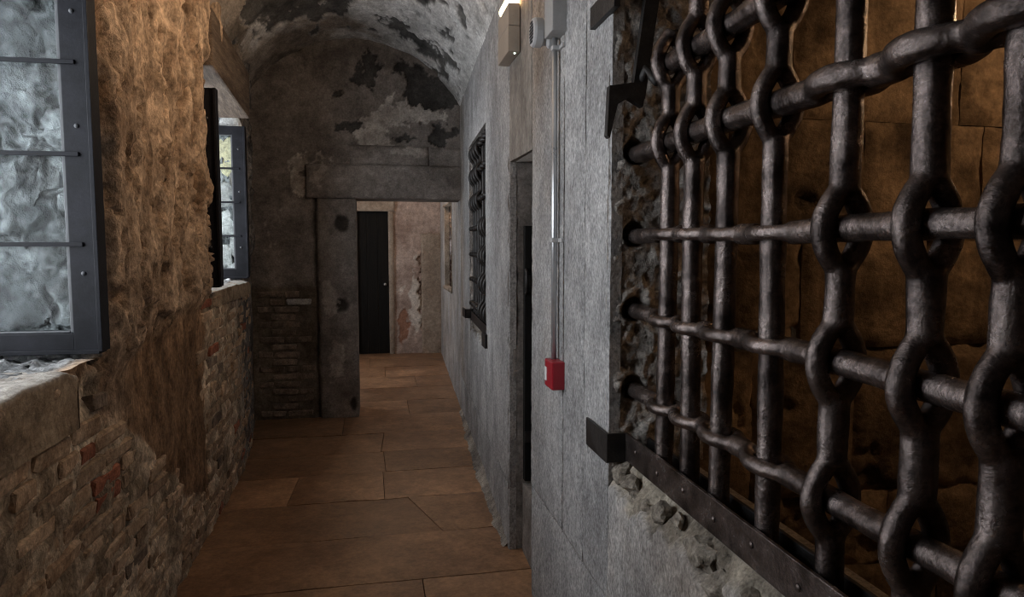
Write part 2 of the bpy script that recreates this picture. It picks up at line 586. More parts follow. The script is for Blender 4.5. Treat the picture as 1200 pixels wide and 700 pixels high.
brick_meshes = []
for mname in ('brick', 'brick', 'brick', 'brick', 'brick_red', 'brick_dark'):
    me = brick_mesh(len(brick_meshes) * 13 + 1)
    me.materials.append(MAT[mname])
    brick_meshes.append(me)
course = 0.069
nb = 0
for r in range(19):
    z = 0.035 + r * course
    y = 1.80 + (r % 2) * .125 + random.uniform(-.03, .03)
    while y < 5.95:
        L = random.choice((1, 1, 1, .52))
        yc_ = y + .125 * L
        y += .25 * L + random.uniform(-.004, .01)
        if z > 1.03 and yc_ < 2.42:
            continue
        if z > 1.28:
            continue
        if float(brick_region(np.array(yc_), np.array(z))) < 0.0 or random.random() < .05:
            continue
        if nb >= 298:
            continue
        me = random.choice(brick_meshes[:4]) if random.random() > .10 else random.choice(brick_meshes[4:])
        o = link('brick', me, None, wall_left)
        slope = (float(XL(yc_ + .05)) - float(XL(yc_ - .05))) / .1
        o.location = (float(XL(yc_)) - .020 + random.uniform(-.004, .009), yc_, z + random.uniform(-.004, .004))
        o.rotation_euler = (random.uniform(-.05, .05), random.uniform(-.06, .06), -math.atan(slope) + random.uniform(-.05, .05))
        o.scale = (1, L * random.uniform(.93, 1.0), random.uniform(.9, 1.1))
        nb += 1

# ================================================================== FLOOR
s = Skin()
s.box((-1.6, -3.2, -.2), (1.4, 10.6, -.028))
floor = s.build('floor', MAT['joint'], smooth=False)
tag(floor, 'brown stone slab floor running the length of the corridor', 'floor', kind='structure')
rows = [-3.0, -2.3, -1.6, -.9, -.3, .35, .95, 1.5, 2.08, 2.62, 3.20, 3.74, 4.30, 4.83, 5.32, 5.86, 6.48, 7.08, 7.74, 8.4, 9.1, 9.78, 10.45]
splits = {3.20: [], 3.74: [(.35, .18)], 4.30: [(-.56, -.54), (.035, .03)], 4.83: [(.05, .04)], 5.32: [(.02, .05)], 5.86: [(-.3, -.3)], 2.62: [(.2, .2)], 6.48: [(.3, .3)], 7.08: [(-.2, -.2)], 7.74: [(.45, .45)], 8.4: [(.1, .1)], 9.1: [(-.1, -.1)]}


def slab(x0a, x0b, x1a, x1b, y0, y1, dz):
    """a floor slab: a/b are the x of its sides at y0 / y1"""
    g = .0022
    nx, ny = 14, 8
    u = np.linspace(0, 1, nx)
    v = np.linspace(0, 1, ny)
    U, V = np.meshgrid(u, v, indexing='ij')
    yy = y0 + g + (y1 - y0 - 2 * g) * V
    yy = yy + .010 * fbm(np.stack([U * 4 + x0a * 3, V * 0 + np.round(V) * (y1 * 7) + (1 - np.round(V)) * (y0 * 7), 0 * U], -1), 2, 77) * (np.abs(V - .5) * 2) ** 6
    xa = x0a + (x0b - x0a) * V + g
    xb = x1a + (x1b - x1a) * V - g
    xx = xa + (xb - xa) * U
    z = dz + .0022 * fbm(np.stack([xx * 3, yy * 3, 0 * xx], -1), 3, 70)
    rim = np.minimum.reduce([U, 1 - U, V, 1 - V]) < 1e-6
    z = np.where(rim, z - .003, z)
    k = Skin()
    T = np.stack([xx, yy, z], -1)
    k.grid(T)
    for e in (T[0], T[-1], T[:, 0], T[:, -1]):
        low = e.copy()
        low[:, 2] = -.03
        k.grid(np.stack([e, low], 0))
    k.build('floor_slab', MAT['floor'], floor, smooth=False)


for i in range(len(rows) - 1):
    y0, y1 = rows[i], rows[i + 1]
    l = -1.2 if y0 < 6.4 else -1.5
    cuts = [(l, l)] + splits.get(y0, [(random.uniform(-.4, .4),) * 2] if y0 < 2 else []) + [(1.05, 1.05)]
    for (a, b) in zip(cuts[:-1], cuts[1:]):
        slab(a[0] if a[0] != a[1] else a[0], a[1], b[0], b[1], y0, y1, random.uniform(-.003, .002))
# loose mortar and chips along the foot of the right wall
k = Skin(('broken', 'stain'))
t = np.linspace(0, 1, 9)
yy = lin((3.46, 6.48, .015))
T, Yy = np.meshgrid(t, yy, indexing='ij')
wdt = .035 + .035 * np.abs(fbm(np.stack([Yy * 5, 0 * Yy, 0 * Yy], -1), 4, 91)) + .02 * sstep(3.4, 4.6, Yy) * (1 - sstep(5.2, 6, Yy))
hh = wdt * 1.15
P = np.stack([XR(Yy) + .012 - wdt * T, Yy, .001 + hh * (1 - T) ** 1.6 + .012 * fbm(np.stack([T * 3, Yy * 22, 0 * T], -1), 3, 95) * (1 - T)], -1)
k.grid(P, None, broken=.7)
tr = k.build('trim_1', MAT['grey'])
tag(tr, 'crumbling pale mortar fillet along the foot of the grey wall', 'trim', kind='structure')

# ================================================================== VAULT
s = Skin(('dark', 'brown'))
ang = np.linspace(0, 1, 150)
yv = lin((-3.0, 2.6, .10), (2.6, 6.62, .02))
A, Yv = np.meshgrid(ang, yv, indexing='ij')
xl, xr = XL(Yv) - .03, XR(Yv) + .03
cx = (xl + xr) / 2
hw = (xr - xl) / 2
zsp, zcr = 2.86, 3.46
rise = zcr - zsp
Rr = (hw ** 2 + rise ** 2) / (2 * rise)
half = np.arcsin(hw / Rr)
th = half * (2 * A - 1)
P = np.stack([cx + Rr * np.sin(th), Yv, zcr - Rr + Rr * np.cos(th)], -1)
q = np.stack([A * 2.2, Yv, 0 * A], -1)
n1 = fbm(q * np.array([2.2, 1.3, 1]), 5, 51, .55)
n2 = fbm(q * np.array([9, 3.2, 1]), 4, 57, .55)
n3 = fbm(q * np.array([3, 3, 1]) + 5, 5, 58, .6)
# dark soot / bared bed: right of crown near the end wall, round the crown, a streak near the camera side
A_, Y_ = A, Yv
aw = .10 * fbm(q * np.array([6, 4, 1]), 6, 251, .68)
yw = .50 * fbm(q * np.array([6, 4, 1]), 6, 257, .68)
A, Yv = A + aw, Yv + yw
band = .9 * blob(A, Yv, .46, 5.2, .16, .35) + .95 * blob(A, Yv, .66, 5.9, .16, .30) + .8 * blob(A, Yv, .84, 6.2, .10, .40) + .75 * blob(A, Yv, .58, 4.45, .10, .22) \
    + .5 * blob(A, Yv, .30, 4.7, .08, .5) + .45 * blob(A, Yv, .74, 4.2, .05, .6)
band = band + .9 * blob(A, Yv, .38, 5.5, .12, .30) + .7 * blob(A, Yv, .18, 5.0, .05, .5)
A, Yv = A_, Y_
dark = sstep(.46, .54, band + .8 * n1 + .45 * n2)
brown = sstep(.15, .5, (1 - A) * 1.0 - .36 + .6 * n3 + .7 * sstep(5.6, 6.3, Yv) * (1 - A)) * (1 - dark)
crack = sstep(.86, .97, 1 - np.abs(fbm(q * np.array([4, 1.2, 1]) + 9, 4, 61)) * 6)
disp = -.018 * dark + .018 * n3 + .012 * n2 - .010 * crack * sstep(.5, .6, A)
rad = np.stack([np.sin(th), 0 * th, np.cos(th)], -1)
P = P - rad * disp[..., None]
s.grid(P, None, dark=np.clip(dark + .6 * crack * sstep(.5, .6, A), 0, 1), brown=brown)
vault = s.build('ceiling', MAT['vault'])
tag(vault, 'barrel vault of peeling grey and soot black plaster', 'ceiling', kind='structure')

# ================================================================== END WALL
DX0, DX1, DZ = -.17, .80, 2.03
s = Skin(('dark', 'light', 'mortar'))
xs = lin((-1.22, -.51, .0118), (-.51, DX0, .0118), (DX0, .92, .0118))
zs = lin((-.02, DZ, .013), (DZ, 3.62, .0118))
X, Z = np.meshgrid(xs, zs, indexing='ij')
q = np.stack([X, Z, 0 * X], -1)
n1 = fbm(q * 3.0, 5, 111, .6)
n2 = fbm(q * 9.0, 4, 117, .6)
X_, Z_ = X, Z
X, Z = ragged(X, Z, .13, 7, 331)
db = 1.0 * blob(X, Z, -.12, 3.12, .14, .10) + .9 * blob(X, Z, -.34, 2.98, .13, .06) + 1.2 * blob(X, Z, .62, 3.02, .22, .14) + 1.1 * blob(X, Z, .66, 2.66, .20, .12) \
    + .9 * blob(X, Z, .42, 3.10, .14, .12) + .8 * blob(X, Z, .25, 2.57, .16, .05) + .7 * blob(X, Z, -.06, 3.3, .05, .12) + .7 * blob(X, Z, .30, 3.25, .08, .07) + .6 * blob(X, Z, -.25, 2.68, .12, .05)
dark = sstep(.44, .52, db + .7 * n1 + .25 * n2)
lb = 1.0 * blob(X, Z, .30, 2.80, .30, .10) + .9 * blob(X, Z, .02, 2.60, .16, .14) + .8 * blob(X, Z, .62, 2.82, .20, .07) + .8 * blob(X, Z, -.42, 2.36, .22, .06) + .6 * blob(X, Z, -.66, 2.15, .07, .20) \
    + .6 * blob(X, Z, .30, 2.45, .2, .06) + .45 * blob(X, Z, -.75, 1.6, .2, .2)
X, Z = X_, Z_
light = sstep(.46, .58, lb + .7 * n1 + .35 * n2) * (1 - dark)
bare = sstep(-.03, .03, 1.235 - Z + .06 * n1) * (1 - sstep(-.56, -.52, X))
disp = .010 * n1 + .006 * n2 - .022 * dark + .003 * light - .007 * bare + .006 * bare * n2
groove = blob(X, 0 * X, -.535 + .012 * fbm(np.stack([Z * 6, 0 * Z, 0 * Z], -1), 3, 5), 0, .014, 1) * (Z < 2.1)
disp = disp - .03 * groove
PP = np.stack([X, 6.5 - disp, Z], -1)
xc, zc = np.meshgrid((xs[1:] + xs[:-1]) / 2, (zs[1:] + zs[:-1]) / 2, indexing='ij')
s.grid(PP, ~((xc > DX0) & (zc < DZ)), dark=np.clip(dark + groove, 0, 1), light=light, mortar=bare)
s.box((-1.8, 6.56, -.1), (DX0 - .02, 6.85, 3.8))
s.box((-1.8, 6.56, DZ + .02), (1.3, 6.85, 3.8))
s.box((.87, 6.56, -.1), (1.3, 6.85, 3.8))
wall_end = s.build('wall_end', MAT['end'])
tag(wall_end, 'dark peeling plaster lunette wall pierced by the stone doorway', 'wall', kind='structure')
eb = []
for k in range(4):
    me = brick_mesh(200 + k, .225, .054, .045)
    me.materials.append(MAT['brick_dark'] if k < 3 else MAT['stone_grey'])
    eb.append(me)
for r in range(17):
    z = .05 + r * .069
    x = -1.06 + (r % 2) * .11
    while x < -.60:
        L = random.choice((1, 1, .55))
        xc_ = x + .12 * L
        x += .238 * L + .006
        if xc_ + .11 * L > -.545 or random.random() < .06:
            continue
        me = eb[3] if (r in (15, 1) and -.8 < xc_ < -.6) else random.choice(eb[:3])
        o = link('brick', me, None, wall_end)
        o.location = (xc_, 6.5 + .012 + random.uniform(-.006, .008), z + random.uniform(-.004, .004))
        o.rotation_euler = (random.uniform(-.04, .04), random.uniform(-.05, .05), math.pi / 2 + random.uniform(-.04, .04))
        o.scale = (1, L * .97, random.uniform(.88, 1.08))


def stone_face(name, x0, x1, z0, z1, yf, yb, parent, seed, dents=(), lights=(), res=.012, mat='trim'):
    """block whose front (towards the camera) and sides are worn"""
    k = Skin(('dark', 'light'))
    u = lin((x0, x1, res))
    v = lin((z0, z1, res))
    U, V = np.meshgrid(u, v, indexing='ij')
    e = np.minimum.reduce([U - x0, x1 - U, V - z0, z1 - V])
    wear = .012 * (1 - sstep(0, .02, e)) * (1 + fbm(np.stack([U * 20, V * 20, 0 * U], -1), 3, seed))
    d = .006 * fbm(np.stack([U * 6, V * 6, 0 * U + seed], -1), 4, seed) - wear
    dk = 0 * U
    for (cx, cz, rx, rz, dp) in dents:
        b = sstep(.3, .6, blob(U, V, cx, cz, rx, rz) + .12 * fbm(np.stack([U * 25, V * 25, 0 * U], -1), 3, 4))
        d = d - dp * b
        dk = np.maximum(dk, b)
    lt = 0 * U
    Uw, Vw = ragged(U, V, .08, 9, seed + 70)
    for (cx, cz, rx, rz) in lights:
        lt = np.maximum(lt, sstep(.45, .65, blob(Uw, Vw, cx, cz, rx, rz) + .7 * fbm(np.stack([U * 9, V * 9, 0 * U], -1), 5, 14, .65)))
    F = np.stack([U, yf - d, V], -1)
    k.grid(F, None, dark=dk, light=lt)
    for ed in (F[0], F[-1], F[:, 0], F[:, -1]):
        b = ed.copy()
        b[:, 1] = yb
        m = np.linspace(0, 1, 12)[:, None, None]
        k.grid(ed[None] * (1 - m) + b[None] * m)
    return k.build(name, MAT[mat], parent)


trim2 = empty('trim_2', (.3, 6.5, 0))
tag(trim2, 'worn stone door surround set in the end wall', 'door surround', kind='structure')


def keep_world(o, p):
    o.parent = p
    o.matrix_parent_inverse = Matrix.Translation(p.location).inverted()
    return o


for o in (stone_face('jamb_stone', -.51, DX0, -.02, 2.03, 6.455, 6.88, None, 3,
                     dents=((-.30, 1.80, .075, .085, .025), (-.33, 1.05, .085, .07, .02), (-.22, .12, .03, .07, .03)), lights=((-.36, .5, .08, .25), (-.42, 1.1, .06, .2))),
          stone_face('lintel_stone', -.60, .86, 2.033, 2.335, 6.44, 6.88, None, 5, lights=((-.5, 2.2, .06, .12),)),
          stone_face('relieving_stone', -.215, .50, 2.34, 2.52, 6.475, 6.6, None, 7, lights=((.3, 2.46, .25, .05),)),
          stone_face('relieving_stone', .505, .86, 2.34, 2.515, 6.48, 6.6, None, 8)):
    keep_world(o, trim2)

# ================================================================== RIGHT WALL
# carcass behind the facing slabs
s = Skin(('stain', 'broken'))
G0, G1, GZ0, GZ1 = .42, 1.93, .95, 2.48        # grille opening
D0, D1, DH = 2.97, 3.42, 2.02                  # cell door recess
F0, F1, FZ0, FZ1 = 4.45, 5.62, 1.0, 2.40       # far barred window


def core(y0, y1, z0, z1, x1=.97):
    x = max(float(XR(y0)), float(XR(y1))) + .022
    s.box((x, y0, z0), (x1, y1, z1), stain=.6)


core(-3.0, G0, -.1, 3.4)
s.box((.775, G0, -.1), (.97, G1, GZ0 - .03), stain=.6)
core(G0, G1, GZ1, 3.4)
core(G1 + .10, D0 - .012, -.1, 3.4)
core(D0 - .012, D1 + .02, DH + .012, 3.4, 1.3)
core(D1 + .02, F0 - .03, -.1, 3.4, 1.1)
core(F0 - .03, F1 + .03, -.1, FZ0 - .02, 1.1)
core(F0 - .03, F1 + .03, FZ1, 3.4, 1.1)
core(F1 + .03, 6.9, -.1, 3.4, 1.1)
# door recess: back, step, near jamb
s.box((1.28, D0 - .1, -.1), (1.4, D1 + .1, 2.2), stain=1)
s.box((.97, D0 - .05, -.1), (1.3, D0 - .005, 2.1), stain=1)
s.box((.97, D1 + .005, -.1), (1.3, D1 + .05, 2.1), stain=1)
wall_right = s.build('wall_right', MAT['grey'], smooth=False)
tag(wall_right, 'grey stone slab wall with the barred cell opening and door recess', 'wall', kind='structure')


def facing(y0, y1, z0, z1, seed, mat='grey', res=.012, chip_top=0.0, stain=None, gap=.0022, deep=.035, amp=.003, xoff=0.0):
    """one upright slab of the right wall, its face towards the corridor"""
    k = Skin(('stain', 'broken'))
    u = lin((y0 + gap, y1 - gap, res))
    v = lin((z0 + gap, z1 - gap, res))
    U, V = np.meshgrid(u, v, indexing='ij')
    e = np.minimum.reduce([U - u[0], u[-1] - U, V - v[0], v[-1] - V])
    q = np.stack([U, V, 0 * U + seed * 3.7], -1)
    # bush-hammered face with slight vertical waviness
    d = amp * fbm(q * np.array([4, 1.2, 1]), 4, seed) + .0016 * fbm(q * np.array([55, 28, 1]), 2, seed + 3)
    d = d - .004 * (1 - sstep(0, .014, e + .006 * fbm(q * 30, 2, seed + 9)))
    brk = 0 * U
    if chip_top:
        tt = (z1 - V) / chip_top + .75 * fbm(q * np.array([7, 7, 1]), 4, seed + 21, .6) + .25 * fbm(q * 25, 3, seed + 23)
        brk = 1 - sstep(.80, .98, tt)
        deepn = brk * (.012 + .060 * np.clip(1 - tt, 0, 1.1)) + brk * .034 * fbm(q * np.array([15, 15, 1]), 5, seed + 25, .62)
        d = d - np.maximum(deepn, 0)
    st = 0 * U
    if stain:
        for (cy, cz, ry, rz, a) in stain:
            st = np.maximum(st, a * np.clip(blob(U, V, cy, cz, ry, rz) + .35 * fbm(q * 6, 4, seed + 31), 0, 1))
    Fp = np.stack([XR(U) + xoff - d, U, V], -1)
    k.grid(Fp, None, stain=np.clip(st, 0, 1), broken=brk)
    for ed in (Fp[0], Fp[-1], Fp[:, 0], Fp[:, -1]):
        b = ed.copy()
        b[:, 0] += deep
        k.grid(np.stack([ed, b], 0), None, stain=.3)
    return k.build('stone_slab', MAT[mat], wall_right)


facing(-3, G0, -.02, 2.95, 1, res=.05)
facing(G0, 1.93, -.02, .512, 2, res=.016)
facing(1.93, D0, -.02, .512, 3)
facing(G0, 1.93, .512, .965, 4, res=.0085, chip_top=.10, stain=((1.2, .8, .6, .3, .6),), deep=.10)
facing(1.93, 2.183, .512, 2.95, 5, res=.0095)
facing(2.183, 2.44, .512, 2.95, 6)
facing(2.449, D0, .512, 2.95, 7, stain=((2.9, 2.5, .35, .5, .9),), deep=.045)
facing(G0, 1.93, GZ1, 2.95, 8, res=.03)
facing(D0, D1, DH, 2.95, 9, mat='warmgrey')
facing(D1, F0, .337, 2.95, 10, res=.014)
facing(D1, F0, -.02, .337, 11, res=.016)
facing(F0, F1, -.02, .337, 12, res=.018)
facing(F0, F1, .337, FZ0, 13, res=.014, chip_top=.10)
facing(F0, F1, FZ1, 2.95, 14, res=.02)
facing(F1, 6.53, .337, 2.95, 15, res=.018, stain=((6.4, 1.5, .3, 2, .7),))
facing(F1, 6.53, -.02, .337, 16, res=.02)


def cross_face(name, yf, x0, x1, z0, z1, sgn, mat, amp, sc, seed, res=.007, holes=(), parent=None, back=True):
    """a jamb face that looks along the corridor; sgn -1 looks towards the camera"""
    k = Skin(('stain', 'broken'))
    u = lin((x0, x1, res))
    v = lin((z0, z1, res))
    U, V = np.meshgrid(u, v, indexing='ij')
    q = np.stack([U, V, 0 * U + seed], -1)
    d = amp * (fbm(q * sc, 4, seed, .6) + .45 * fbm(q * sc * 3.5, 3, seed + 5, .6))
    ed = sstep(0, .03, U - x0)
    d = d * (.35 + .65 * ed) - .012 * (1 - sstep(0, .018, U - x0)) * (1 + fbm(np.stack([V * 14, 0 * V, 0 * V], -1), 3, seed))
    for (hx, hz, r) in holes:
        d = d - .06 * sstep(.35, .75, blob(U, V, hx, hz, r, r))
    xo = .006 * fbm(np.stack([V * 16, 0 * V, 0 * V], -1), 3, seed + 7) * (1 - ed)
    k.grid(np.stack([U + xo, yf + sgn * d, V], -1))
    return k.build(name, MAT[mat], parent)


HZ = [1.165, 1.402, 1.627, 1.872, 2.078, 2.29]
VY = [1.705, 1.560, 1.402, 1.213, 1.015, .835, .695, .545]
GX = .765
cross_face('rubble_jamb', G1 + .005, .681, 1.0, .93, GZ1 + .05, -1, 'rubble', .019, 16, 33, holes=[(GX - .004, z + .006, .042) for z in HZ[:4]], parent=wall_right)
cross_face('rubble_jamb', F1 + .0, .765, 1.08, .98, FZ1 + .05, -1, 'rubble', .022, 11, 37, res=.012, parent=wall_right)
cross_face('jamb_face', D1 + .004, .668, 1.28, -.02, DH + .03, -1, 'trim', .008, 6, 39, res=.012, parent=wall_right)
# soffits
k = Skin(('stain', 'broken'))
k.box((.70, D0 - .01, DH), (1.28, D1 + .02, DH + .03), stain=1)
k.build('door_soffit', MAT['warmgrey'], wall_right, smooth=False)
# raised threshold inside the recess
box_obj('threshold_stone', (.735, D0 + .002, -.02), (1.28, D1 - .004, .37), MAT['trim'], wall_right, .012)

# cell door: dark timber leaf folded back against the far jamb of the recess
door1 = empty('door_1', (.75, 3.39, .38))
tag(door1, 'low black timber cell door folded back inside the wall recess', 'door', kind='structure')
for i in range(3):
    o = box_obj('plank', (.738 + i * .17, 3.362, .385), (.738 + i * .17 + .167, 3.402, 1.70), MAT['door'], None, .005)
    keep_world(o, door1)
for z in (.62, 1.42):
    o = box_obj('iron_strap', (.737, 3.354, z - .03), (1.245, 3.362, z + .03), MAT['iron_dark'], None, .003)
    keep_world(o, door1)
bm = bmesh.new()
tube(bm, [(.742, 3.352, 1.36), (.742, 3.332, 1.37), (.742, 3.328, 1.42), (.742, 3.332, 1.47), (.742, 3.352, 1.48)], .008, 8)
keep_world(bm_obj('door_handle', bm, MAT['iron_dark'], None, True), door1)

# ================================================================== CELL BEHIND THE GRILLE
s = Skin()
s.box((.97, -.6, -.1), (3.2, 2.5, .0))
s.box((.97, -.6, 2.62), (3.2, 2.5, 2.8))
s.box((.97, 2.40, -.1), (3.2, 2.6, 2.8))
s.box((3.0, -.6, -.1), (3.2, 2.6, 2.8))
s.box((.72, -.7, -.1), (3.2, -.5, 2.8))
wall_cell = s.build('wall_cell', MAT['cell'], smooth=False)
tag(wall_cell, 'brown stone walls of the dim cell behind the heavy grille', 'wall', kind='structure')


def cell_block(x0, x1, z0, z1, seed):
    k = Skin()
    u = lin((x0 + .001, x1 - .001, .014))
    v = lin((z0 + .001, z1 - .001, .014))
    U, V = np.meshgrid(u, v, indexing='ij')
    q = np.stack([U, V, 0 * U + seed], -1)
    e = np.minimum.reduce([U - u[0], u[-1] - U, V - v[0], v[-1] - V]) + .02 * fbm(q * 9, 4, seed + 3)
    d = .024 * fbm(q * 4.5, 5, seed, .6) - .020 * (1 - sstep(-.01, .045, e))
    d = d - .03 * sstep(.38, .55, fbm(q * 5 + 11, 4, seed + 8)) + random.uniform(-.006, .006)
    F = np.stack([U, 2.36 - d, V], -1)
    k.grid(F)
    for ed in (F[0], F[-1], F[:, 0], F[:, -1]):
        b = ed.copy()
        b[:, 1] = 2.41
        k.grid(np.stack([ed, b], 0))
    k.build('stone_block', MAT['cell'], wall_cell)


zr = [0, .30, .60, 1.195, 1.62, 2.08, 2.62]
xc_ = [[.97, 1.6, 2.3, 3.0], [.97, 1.35, 2.05, 3.0], [.97, 1.42, 1.87, 2.50, 3.0], [.97, 1.62, 2.18, 3.0], [.97, 1.30, 1.87, 2.42, 3.0], [.97, 1.55, 2.3, 3.0]]
sd = 300
for r in range(6):
    for a, b in zip(xc_[r][:-1], xc_[r][1:]):
        sd += 1
        cell_block(a, b, zr[r], zr[r + 1], sd)
# warm lamp in the cell, high on its near side
cl = empty('unseen_ceiling_lamp', (2.55, 1.55, 2.62))
tag(cl, 'round warm ceiling lamp inside the cell', 'lamp')
bm = bmesh.new()
cyl(bm, (2.55, 1.55, 2.62), (2.55, 1.55, 2.59), .07)
keep_world(bm_obj('lamp_base', bm, MAT['lampbody'], None, True), cl)
bm = bmesh.new()
bmesh.ops.create_uvsphere(bm, u_segments=20, v_segments=12, radius=.055)
bmesh.ops.translate(bm, vec=(2.55, 1.55, 2.56), verts=bm.verts)
keep_world(bm_obj('lamp_globe', bm, MAT['bulb'], None, True), cl)
pl = bpy.data.lights.new('lamp_light', 'POINT')
pl.color = (1.0, .66, .40)
pl.energy = 8.5
pl.shadow_soft_size = .06
po = bpy.data.objects.new('lamp_light', pl)
COL.objects.link(po)
po.location = (2.55, 1.55, 2.46)
keep_world(po, cl)


# ================================================================== GRILLES
def forge(bm, name, mat, parent, voxel, amp, seed, smooth_it=6):
    """fuse the swept bars of one forged bar into one skin and roughen it"""
    me = bpy.data.meshes.new(name)
    bm.to_mesh(me)
    bm.free()
    o = bpy.data.objects.new(name, me)
    COL.objects.link(o)
    m = o.modifiers.new('r', 'REMESH')
    m.mode = 'VOXEL'
    m.voxel_size = voxel
    m2 = o.modifiers.new('s', 'SMOOTH')
    m2.iterations = smooth_it
    m2.factor = .5
    dg = bpy.context.evaluated_depsgraph_get()
    new = bpy.data.meshes.new_from_object(o.evaluated_get(dg))
    o.modifiers.clear()
    o.data = new
    bpy.data.meshes.remove(me)
    new.name = name
    nV = len(new.vertices)
    co = np.empty(nV * 3, np.float32)
    no = np.empty(nV * 3, np.float32)
    new.vertices.foreach_get('co', co)
    new.vertex_normals.foreach_get('vector', no)
    co = co.reshape(-1, 3)
    no = no.reshape(-1, 3)
    d = amp * fbm(co * 38.0, 3, seed) + amp * 1.2 * fbm(co * 11.0, 2, seed + 5)
    co = co + no * d[:, None]
    new.vertices.foreach_set('co', co.astype(np.float32).ravel())
    new.polygons.foreach_set('use_smooth', np.ones(len(new.polygons), bool))
    new.update()
    new.materials.clear()
    new.materials.append(mat)
    if parent is not None:
        keep_world(o, parent)
    return o


def bar(bm, axis, fixed, lo, hi, R, nodes, eyes, x, wob, b=.0375, a=.066, rs=.0195):
    """axis 'z' or 'y'; nodes where it crosses the others; eyes = those nodes at which it opens into an eye"""
    def pt(t, dx=0.0):
        w = wob(t)
        return Vector((x + dx, fixed + w, t)) if axis == 'z' else Vector((x + dx, t, fixed + w))
    stops = [lo]
    for n_ in sorted(nodes):
        if n_ in eyes:
            stops += [n_ - a * .92, n_ + a * .92]
    stops.append(hi)
    for i in range(0, len(stops), 2):
        p, q = stops[i], stops[i + 1]
        if q - p < .004:
            continue
        m = max(3, int((q - p) / .03))
        ts = [p + (q - p) * k / m for k in range(m + 1)]
        tube(bm, [pt(t) for t in ts], [R * (1 + .03 * math.sin(t * 41 + fixed * 30)) for t in ts], 10)
    for n_ in eyes:
        for sg in (-1, 1):
            P, rr = [], []
            for k in range(17):
                u = -1 + 2 * k / 16
                c = math.cos(u * math.pi / 2)
                P.append(pt(n_ + u * a * 1.12, sg * b * (c ** .9 if c > 0 else 0)))
                rr.append(rs + (R * .72 - rs) * abs(u) ** 3)
            tube(bm, P, rr, 10)


gr = empty('window_grille', (.76, 1.2, .96))
tag(gr, 'heavy forged iron grille with interlaced eyed bars over the near cell opening', 'grille')
QY, QZ = 1.10, 1.75          # the weave reverses here
for i, y in enumerate(VY):
    left = y > QY
    ey = [z for z in HZ if (z > QZ) == left and not (i == 0 and z > 2.2)]
    bm = bmesh.new()
    bar(bm, 'z', y, .955, 2.148 if i == 0 else 2.50, .0255, HZ, ey, GX, lambda t, y=y: .004 * math.sin(t * 5 + y * 20))
    forge(bm, 'upright_bar', MAT['iron'], gr, .0042, .0011, 400 + i)
for j, z in enumerate(HZ):
    up = z > QZ
    ey = [y for y in VY if (y > QY) != up and not (j == 5 and y > 1.6)]
    bm = bmesh.new()
    big = .0275 if up else .0235
    bar(bm, 'y', z, .40, {4: 1.75, 5: 1.62}.get(j, 1.965), big, VY, ey, GX, lambda t, z=z: .003 * math.sin(t * 7 + z * 9), b=.041 if up else .033, a=.066, rs=.0225 if up else .0165)
    forge(bm, 'cross_bar', MAT['iron'], gr, .0042, .0011, 450 + j)
# lower strap: bracket on the wall face, return into the opening, strap along the sill
bm = bmesh.new()
bm_box(bm, (.668, 1.905, .950), (.676, 2.108, 1.040), .002)
bm_box(bm, (.668, 1.900, .952), (.735, 1.908, 1.040), .002)
keep_world(bm_obj('corner_bracket', bm, MAT['iron_dark']), gr)
strap = box_obj('sill_strap', (.726, .41, .958), (.735, 1.905, 1.040), MAT['iron'], None, .002)
keep_world(strap, gr)
for i in range(9):
    y = 1.82 - i * .155
    bm = bmesh.new()
    bmesh.ops.create_uvsphere(bm, u_segments=10, v_segments=6, radius=.0075)
    bmesh.ops.scale(bm, vec=(.5, 1, 1), verts=bm.verts)
    bmesh.ops.translate(bm, vec=(.7255, y, 1.005 - .01 * (i % 2)), verts=bm.verts)
    o = bm_obj('rivet', bm, MAT['iron'], None, True)
    o.parent = strap
keep_world(box_obj('back_strap', (.806, .41, .955), (.816, 1.93, 1.015), MAT['iron_dark'], None, .002), gr)
for y in VY[:-1]:
    keep_world(box_obj('foot_tab', (.735, y - .060, .958), (.81, y + .042, .968), MAT['iron_dark'], None, .002), gr)

for i in range(22):
    rg_ = random.Random(900 + i)
    y = 1.87 - i * .052 + rg_.uniform(-.02, .02)
    z = .93 - rg_.random() ** 1.3 * .07
    sc = rg_.uniform(.014, .036)
    bm = bmesh.new()
    bmesh.ops.create_icosphere(bm, subdivisions=2, radius=1)
    for v in bm.verts:
        c = v.co
        n_ = float(fbm(np.array([c.x + i * 7, c.y, c.z]) * 1.3, 3, 900 + i))
        f_ = 1 + .9 * n_
        v.co = Vector((.716 + c.x * sc * .9 * f_, y + c.y * sc * 1.5 * f_, z + c.z * sc * f_))
    bm_obj('broken_stone', bm, MAT['grey_chip'], wall_right)

# old shutter hook beside the top of the grille
hk = empty('shutter_hook', (.70, 1.90, 2.04))
tag(hk, 'dark iron shutter hook with pointed tail above the rubble jamb', 'hook')
bm = bmesh.new()
A0, A1 = Vector((.742, 1.885, 2.02)), Vector((.786, 1.885, 2.34))
for (p, q, w, tk) in ((A0, A1, .020, .012),):
    d = (q - p).normalized()
    sx = Vector((d.z, 0, -d.x)) * w
    vs = []
    for yy_ in (-tk, tk):
        for c in (p - sx, p + sx, q + sx, q - sx):
            vs.append(bm.verts.new(c + Vector((0, yy_, 0))))
    for f in ((0, 1, 2, 3), (7, 6, 5, 4), (0, 4, 5, 1), (1, 5, 6, 2), (2, 6, 7, 3), (3, 7, 4, 0)):
        bm.faces.new([vs[i] for i in f])
keep_world(bm_obj('hook_arm', bm, MAT['iron_dark']), hk)
bm = bmesh.new()
prof = [(.655, 2.050), (.725, 2.062), (.762, 2.035), (.755, 1.995), (.712, 2.018), (.680, 2.000), (.657, 1.905), (.649, 1.912)]
f0 = [bm.verts.new((x, 1.872, z)) for x, z in prof]
f1 = [bm.verts.new((x, 1.898, z)) for x, z in prof]
bm.faces.new(f0)
